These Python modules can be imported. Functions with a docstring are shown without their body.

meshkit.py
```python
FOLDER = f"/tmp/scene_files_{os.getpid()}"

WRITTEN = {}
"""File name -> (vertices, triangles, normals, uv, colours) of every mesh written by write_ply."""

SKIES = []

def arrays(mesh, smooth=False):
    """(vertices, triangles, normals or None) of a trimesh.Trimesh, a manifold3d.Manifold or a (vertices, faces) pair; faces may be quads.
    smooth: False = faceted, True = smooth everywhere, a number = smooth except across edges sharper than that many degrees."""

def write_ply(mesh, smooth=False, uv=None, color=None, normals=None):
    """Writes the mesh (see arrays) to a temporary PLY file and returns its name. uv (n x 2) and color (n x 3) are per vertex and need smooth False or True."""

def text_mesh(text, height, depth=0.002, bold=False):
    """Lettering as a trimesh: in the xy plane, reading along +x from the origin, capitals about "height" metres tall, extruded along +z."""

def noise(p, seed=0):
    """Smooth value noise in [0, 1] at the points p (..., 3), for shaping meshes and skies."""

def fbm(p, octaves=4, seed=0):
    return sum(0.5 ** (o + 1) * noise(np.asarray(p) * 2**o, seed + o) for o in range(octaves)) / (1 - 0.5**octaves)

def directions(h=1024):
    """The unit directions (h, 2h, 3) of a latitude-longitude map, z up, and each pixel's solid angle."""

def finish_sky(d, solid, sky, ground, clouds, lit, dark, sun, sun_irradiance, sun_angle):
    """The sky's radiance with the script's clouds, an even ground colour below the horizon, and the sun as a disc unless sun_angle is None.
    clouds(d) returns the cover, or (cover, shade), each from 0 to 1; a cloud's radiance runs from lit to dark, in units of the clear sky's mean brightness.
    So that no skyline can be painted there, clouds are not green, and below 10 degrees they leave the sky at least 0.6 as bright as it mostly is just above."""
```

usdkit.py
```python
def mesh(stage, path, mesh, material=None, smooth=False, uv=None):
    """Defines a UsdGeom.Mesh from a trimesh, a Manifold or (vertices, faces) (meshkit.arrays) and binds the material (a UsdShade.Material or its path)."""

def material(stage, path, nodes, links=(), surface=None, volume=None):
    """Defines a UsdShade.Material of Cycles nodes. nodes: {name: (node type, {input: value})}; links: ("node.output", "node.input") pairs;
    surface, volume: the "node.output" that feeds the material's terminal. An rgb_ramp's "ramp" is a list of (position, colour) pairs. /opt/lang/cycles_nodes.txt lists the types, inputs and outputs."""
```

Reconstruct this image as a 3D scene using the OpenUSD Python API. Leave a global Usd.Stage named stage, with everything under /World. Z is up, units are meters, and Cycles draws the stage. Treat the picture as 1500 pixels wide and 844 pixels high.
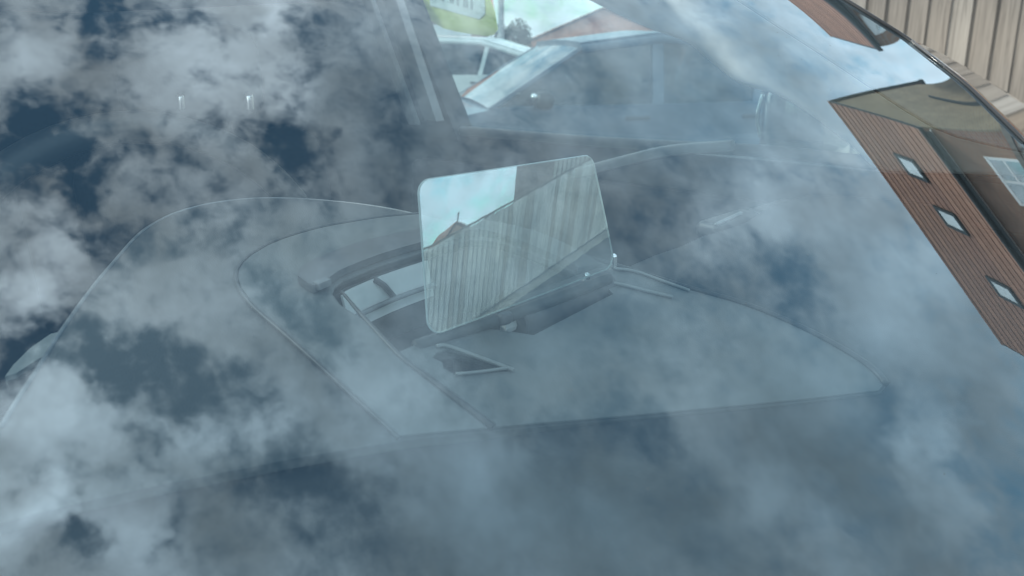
import math, json, random
import numpy as np, trimesh, manifold3d as m3, usdkit, meshkit
from pxr import Usd, UsdGeom, UsdLux, UsdShade, Gf, Sdf
from shapely.geometry import Polygon, LineString

stage = Usd.Stage.CreateInMemory()
UsdGeom.SetStageUpAxis(stage, UsdGeom.Tokens.z)
UsdGeom.SetStageMetersPerUnit(stage, 1.0)
UsdGeom.Xform.Define(stage, '/World')
rng = random.Random(7)

# ------------------------------------------------------------------ camera
EYE = (0.22, -0.58, 1.45)
PITCH, HEAD = math.radians(16.15), math.radians(48.2)
cam = UsdGeom.Camera.Define(stage, '/World/camera')
fwd = np.array([-math.cos(HEAD) * math.cos(PITCH), math.sin(HEAD) * math.cos(PITCH), -math.sin(PITCH)])
right = np.array([math.sin(HEAD), math.cos(HEAD), 0.0])
upv = np.cross(right, fwd)
mm = Gf.Matrix4d(*right, 0, *upv, 0, *(-fwd), 0, *EYE, 1)
cam.AddTransformOp().Set(mm)
cam.CreateHorizontalApertureAttr(36.0)
cam.CreateFocalLengthAttr(30.0)
cam.CreateFStopAttr(16.0)
cam.CreateFocusDistanceAttr(0.55)
cam.CreateClippingRangeAttr(Gf.Vec2f(0.01, 5000))
cam.CreateExposureAttr(0.0)

# ------------------------------------------------------------------ sky: broken cumulus, brightest overhead
G = json.loads(r'''{"glass": [-0.04753, 0.66115, 0.12981, -0.07713, 0.12018, 0.05887, -0.11473, -0.63378],
 "h1": [-2.68763, 21.81301, 1.18844, 8.94554, 5.65017, 3.18534, 9.09663],
 "h2": [-5.50916, 22.67922, 1.18844, 7.18695, 5.08738, 3.69883],
 "A": [[-0.0762, -0.5009], [-0.0874, -0.49], [-0.1005, -0.4778], [-0.1209, -0.4622], [-0.1474, -0.4433], [-0.1928, -0.4116], [-0.2497, -0.3712], [-0.2781, -0.346], [-0.2988, -0.3213], [-0.3112, -0.2904], [-0.3067, -0.2619], [-0.2854, -0.2429], [-0.2502, -0.2287], [-0.214, -0.2229], [-0.1773, -0.2242], [-0.1238, -0.2314], [-0.0905, -0.227], [-0.0661, -0.2142], [-0.0448, -0.1981], [-0.0147, -0.1742], [0.0105, -0.1485], [0.0361, -0.131], [0.0534, -0.1233], [0.068, -0.1192], [0.0782, -0.1202], [0.0844, -0.1244]],
 "A_front": [[0.0856, -0.1348], [0.069, -0.194], [0.0563, -0.2347], [0.0351, -0.2993], [0.0168, -0.3527], [0.0087, -0.3764], [0.0014, -0.3985], [-0.0064, -0.4282], [-0.0152, -0.4563], [-0.0252, -0.4808], [-0.0337, -0.5], [-0.0409, -0.5148]],
 "B": [[0.0014, -0.3971], [-0.0214, -0.3985], [-0.0456, -0.3989], [-0.0687, -0.3984], [-0.0908, -0.3967], [-0.1108, -0.3908], [-0.1303, -0.3808], [-0.1459, -0.3696], [-0.1604, -0.355], [-0.175, -0.3336], [-0.184, -0.3124], [-0.1892, -0.2876], [-0.1883, -0.2657], [-0.1857, -0.2466], [-0.1773, -0.2242]],
 "crease": [[-0.0845, -0.3553], [-0.0633, -0.3609], [-0.0348, -0.3655], [-0.019, -0.3643], [-0.0034, -0.3625], [0.0134, -0.36]],
 "open": [[-0.084, -0.3602], [-0.0891, -0.3548], [-0.0932, -0.3466], [-0.0989, -0.3193], [-0.1022, -0.2889], [-0.1041, -0.2515], [-0.093, -0.2412], [-0.0766, -0.2371], [-0.0494, -0.2306], [-0.0443, -0.2324], [-0.0385, -0.2981], [-0.0382, -0.3403], [-0.0361, -0.3642], [-0.0574, -0.362], [-0.0742, -0.3634]],
 "rim_out": [[-0.1009, -0.3668], [-0.1084, -0.3604], [-0.114, -0.3507], [-0.1203, -0.3361], [-0.1273, -0.3137], [-0.1299, -0.2932], [-0.1299, -0.2687], [-0.1295, -0.2314], [-0.1062, -0.2211], [-0.0812, -0.214], [-0.0536, -0.2117], [-0.0439, -0.2121]],
 "rim_in": [[-0.0462, -0.2299], [-0.0503, -0.2293], [-0.0784, -0.235], [-0.0953, -0.2388], [-0.1078, -0.2478], [-0.1064, -0.2851], [-0.1033, -0.3155], [-0.0971, -0.3436], [-0.0933, -0.3531], [-0.09, -0.3594], [-0.0878, -0.367], [-0.0909, -0.3684]],
 "roll": [[-0.0395, -0.3273], [-0.0416, -0.311], [-0.0385, -0.2981], [-0.0427, -0.232], [-0.0372, -0.2211], [-0.0258, -0.2258], [-0.0223, -0.2639], [-0.0193, -0.2973], [-0.0271, -0.3083]],
 "roller": [[-0.0374, -0.2931, 1.3208], [-0.0404, -0.2153, 1.3218]],
 "notch": [[-0.027, -0.3536], [-0.0289, -0.3491], [-0.0284, -0.3436], [-0.0207, -0.337], [-0.0059, -0.3265], [-0.0112, -0.3428], [-0.0145, -0.3522], [-0.0198, -0.354], [-0.0229, -0.3518]],
 "nl1": [[-0.031, -0.3472], [-0.0291, -0.3429], [-0.0181, -0.3355], [-0.0055, -0.3269]],
 "nl2": [[-0.0142, -0.3525], [-0.0112, -0.3428], [-0.0077, -0.3288]],
 "clip": [[-0.0359, -0.2352, 1.3302], [-0.0434, -0.2009, 1.3327], [-0.0303, -0.3057, 1.3282]],
 "tab": [[-0.0905, -0.3661], [-0.0921, -0.3586], [-0.0888, -0.3573], [-0.0869, -0.3655]],
 "far_l1": [[-0.0412, -0.2031], [-0.0347, -0.1926], [-0.022, -0.1842], [-0.0097, -0.1752]],
 "far_l2": [[-0.0383, -0.2307], [-0.0312, -0.217], [-0.0184, -0.2033], [-0.0097, -0.1929]],
 "P": [[-0.0382, -0.2199], [-0.0404, -0.2106], [-0.0426, -0.1877], [-0.0453, -0.1554], [-0.0467, -0.1219], [-0.0504, -0.0902], [-0.0506, -0.0623], [-0.054, -0.0211], [-0.0664, 0.0429], [-0.0714, 0.0913], [-0.0757, 0.1574], [-0.0795, 0.3462], [NaN, NaN], [NaN, NaN]],
 "corners": [[-0.029, -0.3479, 1.3296], [-0.0359, -0.3419, 1.3949], [-0.0382, -0.2364, 1.3952], [-0.0325, -0.2234, 1.3366]],
 "plate_n": [0.99449, 0.02194, 0.10255],
 "plate_q": [-0.24449, -0.23262, 0.55889, 0.11242, -0.03729],
 "U": [-0.02206, 0.99976, 0.0],
 "e": [-0.10252, -0.00226, 0.99473],
 "BL": [-0.02911, -0.35294, 1.33161],
 "Wh": [0.13077, 0.06438],
 "trim_lo": [[-0.6959, 0.46, 1.5697], [-0.6285, 0.46, 1.5374], [-0.5523, 0.46, 1.5046], [-0.4693, 0.46, 1.4727], [-0.4032, 0.46, 1.4527], [-0.3677, 0.46, 1.4301], [-0.322, 0.46, 1.4016], [-0.2682, 0.46, 1.3881], [-0.2179, 0.46, 1.3638], [-0.1638, 0.46, 1.3296], [-0.1321, 0.46, 1.3064], [-0.0883, 0.46, 1.3074], [-0.0449, 0.46, 1.3101], [0.009, 0.46, 1.3139], [0.0592, 0.46, 1.3168]],
 "trim_hi": [[-0.3756, 0.42, 1.5487], [-0.3259, 0.42, 1.5184], [-0.2878, 0.42, 1.4959], [-0.2424, 0.42, 1.4732], [-0.2069, 0.42, 1.45], [-0.1813, 0.42, 1.435], [-0.1601, 0.42, 1.4203], [-0.1318, 0.42, 1.4061], [-0.1079, 0.42, 1.3921], [-0.0846, 0.42, 1.3785], [-0.0695, 0.42, 1.3705], [-0.0268, 0.42, 1.3559], [0.0124, 0.42, 1.3517], [0.0492, 0.42, 1.3504], [0.0841, 0.42, 1.3491]],
 "trim_out": [[-0.3819, 0.5, 1.5542], [-0.3304, 0.5, 1.5222], [-0.2908, 0.5, 1.4985], [-0.2436, 0.5, 1.4745], [-0.2066, 0.5, 1.45], [-0.1799, 0.5, 1.4341], [-0.1578, 0.5, 1.4185], [-0.1283, 0.5, 1.4035], [-0.1034, 0.5, 1.3887], [-0.0791, 0.5, 1.3743], [-0.0633, 0.5, 1.3658], [-0.0188, 0.5, 1.3503], [0.0221, 0.5, 1.3458], [0.0604, 0.5, 1.3443], [0.0968, 0.5, 1.3429]],
 "frit": [[-0.1861, 0.1025], [-0.1602, 0.1047], [-0.1364, 0.1094], [-0.1066, 0.1138], [-0.0798, 0.1229], [-0.0533, 0.1314], [-0.0269, 0.1391], [-0.0073, 0.1487], [0.0105, 0.1635], [0.0258, 0.2088], [0.0331, 0.2962], [0.0345, 0.3585]],
 "wing_in": [[-0.1472, 0.5305, 1.4573], [-0.1313, 0.5214, 1.4482], [-0.1005, 0.5055, 1.4301], [-0.0723, 0.4939, 1.4127], [-0.0504, 0.4824, 1.3992], [-0.01, 0.4355, 1.3763], [0.0326, 0.3851, 1.352], [0.0744, 0.3272, 1.3289], [0.1156, 0.2588, 1.3071]],
 "wing_out": [[-0.1482, 0.535, 1.4595], [-0.1402, 0.556, 1.45], [-0.1469, 0.68, 1.4334], [-0.1345, 0.76, 1.4142], [-0.1182, 0.79, 1.3998], [-0.0962, 0.81, 1.3837], [-0.0623, 0.83, 1.3594], [-0.0018, 0.8, 1.3275], [0.079, 0.7, 1.2926]],
 "edge": [[-0.2499, 0.5258], [-0.212, 0.5007], [-0.1705, 0.5181], [-0.1373, 0.5262], [-0.0951, 0.5057], [-0.0511, 0.482], [-0.0112, 0.4372], [0.0133, 0.408], [0.0316, 0.3863]],
 "sill": [[-1.068, 0.57, 1.574], [-1.0549, 0.57, 1.5247], [-0.9799, 0.57, 1.4193], [-0.9366, 0.57, 1.3397], [-0.9107, 0.57, 1.291], [-0.6408, 0.57, 1.2942], [-0.4593, 0.57, 1.2991], [-0.3161, 0.57, 1.3053]],
 "holes": [[[-0.292, 0.2455, 0.9244], [2.894, 21.611, -4.867], [21.374, 3.515, 5.77], 1], [[-0.2653, 0.2738, 0.9245], [15.129, 26.68, -3.599], [41.912, -26.429, 19.764], 0.8], [[-0.1922, 0.2937, 0.9364], [17.15, 39.137, -8.817], [14.326, -5.131, 4.522], 1], [[-0.191, 0.4931, 0.8488], [9.586, 38.625, -20.379], [17.595, 0.351, 3.711], 0.75], [[-0.4015, 0.3361, 0.852], [31.816, 61.31, -9.281], [14.787, -8.634, 10.329], 0.7], [[-0.3882, 0.3939, 0.8331], [12.57, 22.683, -4.905], [36.055, -19.488, 25.901], 0.5], [[-0.0552, 0.1663, 0.9845], [10.65, 30.307, -4.56], [22.682, -8.299, 2.637], 1], [[0.0051, 0.2478, 0.9688], [7.26, 10.672, -2.785], [19.971, -15.077, 3.714], 1], [[0.0719, 0.3096, 0.9482], [8.569, 13.937, -5.225], [24.215, -14.939, 2.997], 0.9], [[0.1986, 0.3616, 0.9109], [9.57, 9.485, -5.876], [16.002, -14.773, 2.338], 0.85], [[0.1086, 0.2588, 0.9598], [12.584, 31.948, -10.089], [40.77, -17.694, 0.091], 0.7], [[-0.1182, 0.3635, 0.9241], [9.397, 24.262, -8.389], [37.308, -9.666, 8.499], 0.45], [[0.003, 0.4321, 0.9018], [-15.865, 33.453, -16.054], [16.019, 7.37, -3.618], 0.6], [[0.0521, 0.4562, 0.8883], [-4.365, 26.898, -13.618], [24.189, 3.887, -3.461], 0.45], [[0.2356, 0.6838, 0.6906], [11.877, 7.708, -11.732], [18.612, -12.536, 5.999], 0.6], [[0.1119, 0.8157, 0.5675], [8.017, 9.683, -15.578], [12.481, -2.478, 1.049], 0.4], [[0.1367, 0.8686, 0.4762], [2.283, 11.524, -21.801], [16.732, -0.436, -4.088], 0.6], [[0.2848, 0.8573, 0.4289], [11.324, 4.892, -17.403], [18.541, -7.304, 2.178], 0.45], [[0.3337, 0.8612, 0.3834], [14.348, 7.76, -30.126], [36.574, -12.385, -4.265], 0.45], [[0.371, 0.8646, 0.3388], [20.832, 4.191, -33.747], [8.457, -3.796, 0.362], 0.35], [[0.1218, 0.7135, 0.69], [11.515, 8.212, -10.573], [17.976, -10.426, 7.543], 0.45], [[0.1576, 0.5682, 0.8076], [6.39, 12.464, -10.055], [28.46, -9.881, 1.33], 0.35], [[0.1776, 0.2163, 0.96], [29.329, 47.854, -16.286], [28.72, -21.1, -0.606], 0.5], [[0.17, 0.1374, 0.9758], [12.339, 32.69, -6.793], [43.562, -22.793, -4.442], 0.7], [[0.1081, 0.1684, 0.9798], [1.16, 25.848, -4.605], [69.09, -3.523, -7.121], 0.4], [[-0.3103, 0.5433, 0.7801], [24.882, 32.379, -12.731], [13.496, -7.987, 10.882], 0.3], [[-0.1847, 0.5821, 0.7919], [11.252, 23.892, -15.008], [16.639, -2.056, 5.345], 0.35], [[0.0135, 0.7972, 0.6035], [7.766, 10.585, -14.227], [17.91, -2.482, 2.811], 0.3], [[0.3947, 0.7646, 0.5095], [7.043, 6.607, -15.443], [21.157, -9.015, -2.958], 0.35], [[-0.1909, 0.3951, 0.8986], [15.523, 40.04, -14.389], [42.803, -8.672, 12.811], 0.3], [[-0.1529, 0.2718, 0.9501], [20.047, 20.704, -2.733], [18.776, -23.95, 9.828], 0.45], [[0.2777, 0.384, 0.8806], [14.498, 13.147, -10.344], [19.41, -18.459, 1.88], 0.35], [[0.2468, 0.6192, 0.7454], [16.337, 17.581, -20.091], [17.732, -9.591, 2.046], 0.4], [[0.3442, 0.6862, 0.6408], [17.552, 9.313, -19.479], [13.795, -10.145, 3.401], 0.3]],
 "lights": [[[-0.0991, 0.1884, 0.9771], [4.326, 22.052, -3.846], [25.872, -2.754, 3.112], 1], [[0.0302, 0.1706, 0.9849], [3.404, 17.018, -3.075], [22.235, -4.407, 0.048], 1], [[0.1029, 0.1084, 0.9888], [9.418, 25.953, -3.857], [21.942, -10.756, -1.135], 1], [[-0.368, 0.2494, 0.8958], [8.269, 26.005, -3.888], [16.698, -2.245, 7.444], 0.6], [[-0.3146, 0.446, 0.8379], [4.276, 10.787, -4.161], [13.422, -1.286, 5.687], 0.7], [[-0.365, 0.5042, 0.7827], [12.03, 28.118, -12.582], [20.946, -0.441, 9.98], 0.6], [[0.1637, 0.1872, 0.9686], [11.699, 13.501, -4.61], [14.485, -15.265, 0.475], 0.6], [[0.1159, 0.3144, 0.9422], [1.784, 14.232, -4.993], [25.671, -3.483, -2.039], 0.6], [[-0.0402, 0.3278, 0.9439], [4.348, 11.192, -3.721], [19.331, -6.159, 2.926], 0.35], [[0.1201, 0.4944, 0.8609], [13.731, 9.071, -7.158], [10.899, -11.9, 5.28], 0.5], [[0.2484, 0.5335, 0.8085], [5.117, 9.858, -8.107], [14.603, -6.092, -0.501], 0.4], [[0.1764, 0.8898, 0.4209], [10.385, 3.389, -11.588], [7.572, -3.006, 3.132], 0.4], [[0.05, 0.8826, 0.4674], [4.357, 3.997, -8.067], [15.641, -1.637, 1.331], 0.4], [[0.3084, 0.8622, 0.4019], [7.767, 13.295, -34.715], [12.488, -2.615, -4.05], 0.5], [[-0.1369, 0.22, 0.9658], [12.754, 36.449, -6.548], [19.818, -5.886, 4.115], 0.5], [[0.1773, 0.4624, 0.8688], [7.665, 16.437, -10.354], [29.058, -11.622, 0.198], 0.4], [[0.2173, 0.7577, 0.6154], [9.393, 5.267, -9.844], [18.545, -10.942, 6.85], 0.3], [[0.3787, 0.7573, 0.5321], [-0.868, 18.025, -25.155], [15.181, -2.647, -7.096], 0.35]],
 "greys": [[[0.3182, 0.6083, 0.7271], [0.846, 1.4, -1.547], [4.244, -1.839, -0.33], 1], [[0.1049, 0.6672, 0.7374], [1.231, 2.157, -2.135], [5.07, -1.381, 0.514], 0.9], [[-0.167, 0.6066, 0.7772], [3.737, 7.669, -5.207], [5.572, -0.685, 1.716], 0.6], [[0.2288, 0.7947, 0.5623], [1.988, 2.287, -4.06], [7.336, -2.146, 0.018], 0.5], [[-0.0993, 0.4573, 0.8838], [2.828, 6.747, -3.189], [10.895, -2.565, 2.527], 0.25], [[0.2882, 0.8333, 0.4718], [1.547, 1.298, -3.256], [3.217, -1.017, -0.186], 0.95], [[-0.1259, 0.8733, 0.4705], [2.048, 2.055, -3.293], [4.73, 0.221, 0.823], 0.8]],
 "back": [[-0.1227, -0.3219], [-0.1265, -0.2969], [-0.1307, -0.2634], [-0.1298, -0.2455], [-0.0874, -0.289], [-0.0621, -0.3197], [-0.0683, -0.3201], [-0.097, -0.3084], [-0.0932, -0.3405]],
 "floor": [[-0.2146, -0.2674], [-0.2388, -0.2408], [-0.273, -0.1344], [-0.2607, -0.0598], [-0.1246, -0.1158], [-0.0959, -0.2355], [-0.0951, -0.3149], [-0.14, -0.3069]],
 "ledge": [[-0.0918, -0.3422, 1.3287], [-0.0918, -0.3259, 1.3287], [-0.0945, -0.2966, 1.3292]],
 "rib": [[-0.1155, -0.3092, 1.3319], [-0.1091, -0.3068, 1.3315], [-0.1017, -0.3086, 1.3308], [-0.0926, -0.3121, 1.3294]],
 "tri": [[-0.1083, -0.2741, 1.3245], [-0.0863, -0.2877, 1.3212], [-0.0716, -0.2939, 1.3177]],
 "leaf": [[-0.1236, -0.4836], [-0.1311, -0.478], [-0.1413, -0.4679], [-0.1489, -0.457], [-0.1464, -0.4487], [-0.139, -0.454], [-0.129, -0.4655], [-0.1255, -0.4725], [-0.122, -0.48]],
 "leafd": [[-0.1284, -0.4823], [-0.1269, -0.4786], [-0.1304, -0.4709], [-0.1341, -0.4638], [-0.1444, -0.4521], [-0.135, -0.4629], [-0.1251, -0.4704], [-0.1203, -0.4772], [-0.1218, -0.4836]]}''')
SUN = np.array([-0.62, -0.60, 0.62]); SUN /= np.linalg.norm(SUN)
SKY_STRENGTH = 0.15
CLOUD, HAZE = (14.4, 15.2, 16.0), (9.3, 13.0, 15.6)
def sky_material():
    n, l = {}, []
    def add(k, kind, **kw): n[k] = (kind, kw); return k
    def link(a, b): l.append((a, b))
    add('tc', 'texture_coordinate')
    add('warp', 'noise_texture', scale=13.0, detail=3.0, roughness=0.6)
    add('wsub', 'vector_math', math_type='subtract', vector2=(0.5, 0.5, 0.5))
    add('wscale', 'vector_math', math_type='scale', scale=0.16)
    add('dir', 'vector_math', math_type='add')
    link('tc.generated', 'warp.vector'); link('warp.color', 'wsub.vector1'); link('wsub.vector', 'wscale.vector1')
    link('tc.generated', 'dir.vector1'); link('wscale.vector', 'dir.vector2')
    def blobs(key, items):
        """soft ellipsoidal patches of sky: mapping (texture type) takes the direction into the patch's own frame"""
        total = None
        for i, (c, ma, mb, st) in enumerate(items):
            k = f'{key}{i}'
            _, S, Vt = np.linalg.svd(np.array([ma, mb]))
            Rm = Vt.T.copy()
            if np.linalg.det(Rm) < 0: Rm[:, 2] *= -1
            e = (math.atan2(Rm[2, 1], Rm[2, 2]), -math.asin(max(-1, min(1, Rm[2, 0]))), math.atan2(Rm[1, 0], Rm[0, 0]))
            add(k + 'm', 'mapping', mapping_type='texture', location=tuple(c), rotation=e, scale=(1.75 / S[0], 1.75 / S[1], 50.0)); link('dir.vector', k + 'm.vector')
            add(k + 'g', 'gradient_texture', gradient_type='spherical'); link(k + 'm.vector', k + 'g.vector')
            if st != 1:
                add(k + 'w', 'math', math_type='multiply', value2=float(st)); link(k + 'g.fac', k + 'w.value1'); o = k + 'w.value'
            else: o = k + 'g.fac'
            if total is None: total = o
            else:
                add(k + 's', 'math', math_type='maximum'); link(total, k + 's.value1'); link(o, k + 's.value2'); total = k + 's.value'
        return total
    gap = blobs('gap', G['holes']); puff = blobs('puff', G['lights']); grey = blobs('grey', G['greys'])
    add('big', 'noise_texture', scale=15.0, detail=5.0, roughness=0.60, distortion=0.3); link('tc.generated', 'big.vector')
    add('fine', 'noise_texture', scale=38.0, detail=3.0, roughness=0.55, distortion=0.4); link('tc.generated', 'fine.vector')
    # density = 0.30 + 1.1*(big-.5) + .7*(fine-.5) - gap + .5 puff
    add('m1', 'math', math_type='multiply_add', value2=2.5, value3=-1.25); link('big.fac', 'm1.value1')
    add('m2', 'math', math_type='multiply_add', value2=1.7, value3=-0.85); link('fine.fac', 'm2.value1')
    add('m3', 'math', math_type='add'); link('m1.value', 'm3.value1'); link('m2.value', 'm3.value2')
    add('sm', 'math', math_type='multiply_add', value2=-0.78, value3=1.0, use_clamp=True); link(grey, 'sm.value1')
    add('m3b', 'math', math_type='multiply'); link('m3.value', 'm3b.value1'); link('sm.value', 'm3b.value2')
    add('bias', 'math', math_type='multiply_add', value2=0.22, value3=0.50); link(grey, 'bias.value1')
    add('m3c', 'math', math_type='add'); link('m3b.value', 'm3c.value1'); link('bias.value', 'm3c.value2')
    add('m4', 'math', math_type='multiply_add', value2=-1.3); link(gap, 'm4.value1'); link('m3c.value', 'm4.value3')
    add('m5', 'math', math_type='multiply_add', value2=0.60); link(puff, 'm5.value1'); link('m4.value', 'm5.value3')
    add('cover', 'map_range', range_type='smoothstep', from_min=-0.34, from_max=0.84, to_min=0.0, to_max=1.0, clamp=True); link('m5.value', 'cover.value')
    # shade inside the clouds
    add('shn', 'noise_texture', scale=11.0, detail=3.0, roughness=0.55); add('sho', 'vector_math', math_type='add', vector2=(3.1, 7.7, 1.3)); link('tc.generated', 'sho.vector1'); link('sho.vector', 'shn.vector')
    add('sh0', 'map_range', from_min=0.28, from_max=0.75, to_min=0.48, to_max=0.95, clamp=True); link('shn.fac', 'sh0.value')
    add('sh1', 'math', math_type='multiply_add', value2=1.0); link(puff, 'sh1.value1'); link('sh0.result', 'sh1.value3')
    add('sep', 'separate_xyz'); link('tc.generated', 'sep.vector')
    add('el', 'map_range', from_min=0.0, from_max=1.0, to_min=0.90, to_max=1.0, clamp=True); link('sep.z', 'el.value')
    add('gr', 'math', math_type='multiply_add', value2=-0.42, value3=1.0); link(grey, 'gr.value1'); add('lu0', 'math', math_type='multiply'); link('sh1.value', 'lu0.value1'); link('gr.value', 'lu0.value2')
    add('lum', 'math', math_type='multiply'); link('lu0.value', 'lum.value1'); link('el.result', 'lum.value2')
    add('cc', 'mix_color', a=CLOUD, b=HAZE, use_clamp=False, use_clamp_result=False); link(grey, 'cc.fac')
    add('ccol', 'vector_math', math_type='scale'); link('cc.result', 'ccol.vector1'); link('lum.value', 'ccol.scale')
    add('sky', 'sky_texture', sky_type='single_scattering', sun_disc=False, sun_elevation=float(math.asin(SUN[2])), sun_rotation=float(math.atan2(SUN[0], SUN[1])))
    add('blue', 'vector_math', math_type='multiply', vector2=(1.05, 1.6, 1.5)); link('sky.color', 'blue.vector1')
    add('mix', 'mix_color', use_clamp=False, use_clamp_result=False); link('cover.result', 'mix.fac'); link('blue.vector', 'mix.a'); link('ccol.vector', 'mix.b')
    add('bg', 'background_shader', strength=SKY_STRENGTH); link('mix.result', 'bg.color')
    return usdkit.material(stage, '/World/Looks/sky', n, l, surface='bg.background')
dome = UsdLux.DomeLight.Define(stage, '/World/sky')
UsdShade.MaterialBindingAPI.Apply(dome.GetPrim()).Bind(sky_material())
for k, v_ in (('kind', 'structure'), ('label', 'blue sky full of broken white and grey clouds'), ('category', 'sky')): dome.GetPrim().SetCustomDataByKey(k, v_)

# ------------------------------------------------------------------ sun behind thin cloud
sun = UsdLux.DistantLight.Define(stage, '/World/sun')
sun.CreateNormalizeAttr(True); sun.CreateIntensityAttr(0.7); sun.CreateAngleAttr(7.0); sun.CreateColorAttr(Gf.Vec3f(1.0, 0.94, 0.85))
zx = SUN; xx = np.cross([0, 0, 1.0], zx); xx /= np.linalg.norm(xx); yy = np.cross(zx, xx)
sun.AddTransformOp().Set(Gf.Matrix4d(*xx, 0, *yy, 0, *zx, 0, 0, 0, 20, 1))

# ------------------------------------------------------------------ helpers
used = {}
def numbered(parent, name):
    k = (parent, name); i = used.get(k, 0); used[k] = i + 1
    return f'{parent}/{name}' if i == 0 else f'{parent}/{name}_{i:03d}'
def path_of(p): return '/World' if p is None else str(p.GetPath())
def setd(prim, label=None, cat=None, group=None, kind=None):
    for k, v_ in (('label', label), ('category', cat), ('group', group), ('kind', kind)):
        if v_: prim.SetCustomDataByKey(k, v_)
    return prim
def thing(name, label, cat, loc=(0, 0, 0), rot=0.0, group=None):
    x = UsdGeom.Xform.Define(stage, numbered('/World', name))
    x.AddTranslateOp().Set(Gf.Vec3d(*map(float, loc))); x.AddRotateZOp().Set(math.degrees(rot))
    return setd(x.GetPrim(), label, cat, group)
def obj(name, mesh, mat, parent=None, smooth=False, **tags):
    if isinstance(mesh, list): mesh = trimesh.util.concatenate(mesh)
    return setd(usdkit.mesh(stage, numbered(path_of(parent), name), mesh, mat, smooth).GetPrim(), **tags)
def box(x0, x1, y0, y1, z0, z1):
    m = trimesh.creation.box((x1 - x0, y1 - y0, z1 - z0)); m.apply_translation(((x0 + x1) / 2, (y0 + y1) / 2, (z0 + z1) / 2)); return m
def spline(pts, n=6):
    p = np.asarray(pts, float); q = np.vstack([2 * p[0] - p[1], p, 2 * p[-1] - p[-2]]); out = []
    for i in range(len(p) - 1):
        for t in np.arange(n) / n:
            a, b, c, d = q[i:i + 4]
            out.append(.5 * (2 * b + (c - a) * t + (2 * a - 5 * b + 4 * c - d) * t * t + (3 * b - a - 3 * c + d) * t ** 3))
    return np.array(out + [p[-1]])
def tube(pts, r, sides=8, caps=True):
    p = np.asarray(pts, float); t = np.gradient(p, axis=0); t /= np.linalg.norm(t, axis=1, keepdims=True)
    a = np.cross(t, np.where(np.abs(t[:, 2:]) < .9, [[0, 0, 1.]], [[1., 0, 0]])); a /= np.linalg.norm(a, axis=1, keepdims=True); b = np.cross(t, a)
    ang = np.arange(sides) * 2 * np.pi / sides; r = np.broadcast_to(r, (len(p),))
    v = (p[:, None] + r[:, None, None] * (np.cos(ang)[None, :, None] * a[:, None] + np.sin(ang)[None, :, None] * b[:, None])).reshape(-1, 3)
    f = []
    for i in range(len(p) - 1):
        for j in range(sides):
            k = (j + 1) % sides; f += [[i * sides + j, (i + 1) * sides + k, i * sides + k], [i * sides + j, (i + 1) * sides + j, (i + 1) * sides + k]]
    if caps:
        n0 = len(v); v = np.vstack([v, p[0], p[-1]]); e = (len(p) - 1) * sides
        for j in range(sides):
            k = (j + 1) % sides; f += [[n0, j, k], [n0 + 1, e + k, e + j]]
    return trimesh.Trimesh(v, f, process=False)
def grid(P, flip=False):
    P = np.asarray(P, float); n, m = P.shape[:2]; i, j = np.meshgrid(np.arange(n - 1), np.arange(m - 1), indexing='ij'); a = i * m + j
    q = np.stack([a, a + m, a + m + 1, a + 1], -1).reshape(-1, 4)
    if flip: q = q[:, ::-1]
    return trimesh.Trimesh(P.reshape(-1, 3), np.vstack([q[:, [0, 1, 2]], q[:, [0, 2, 3]]]), process=False)
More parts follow.
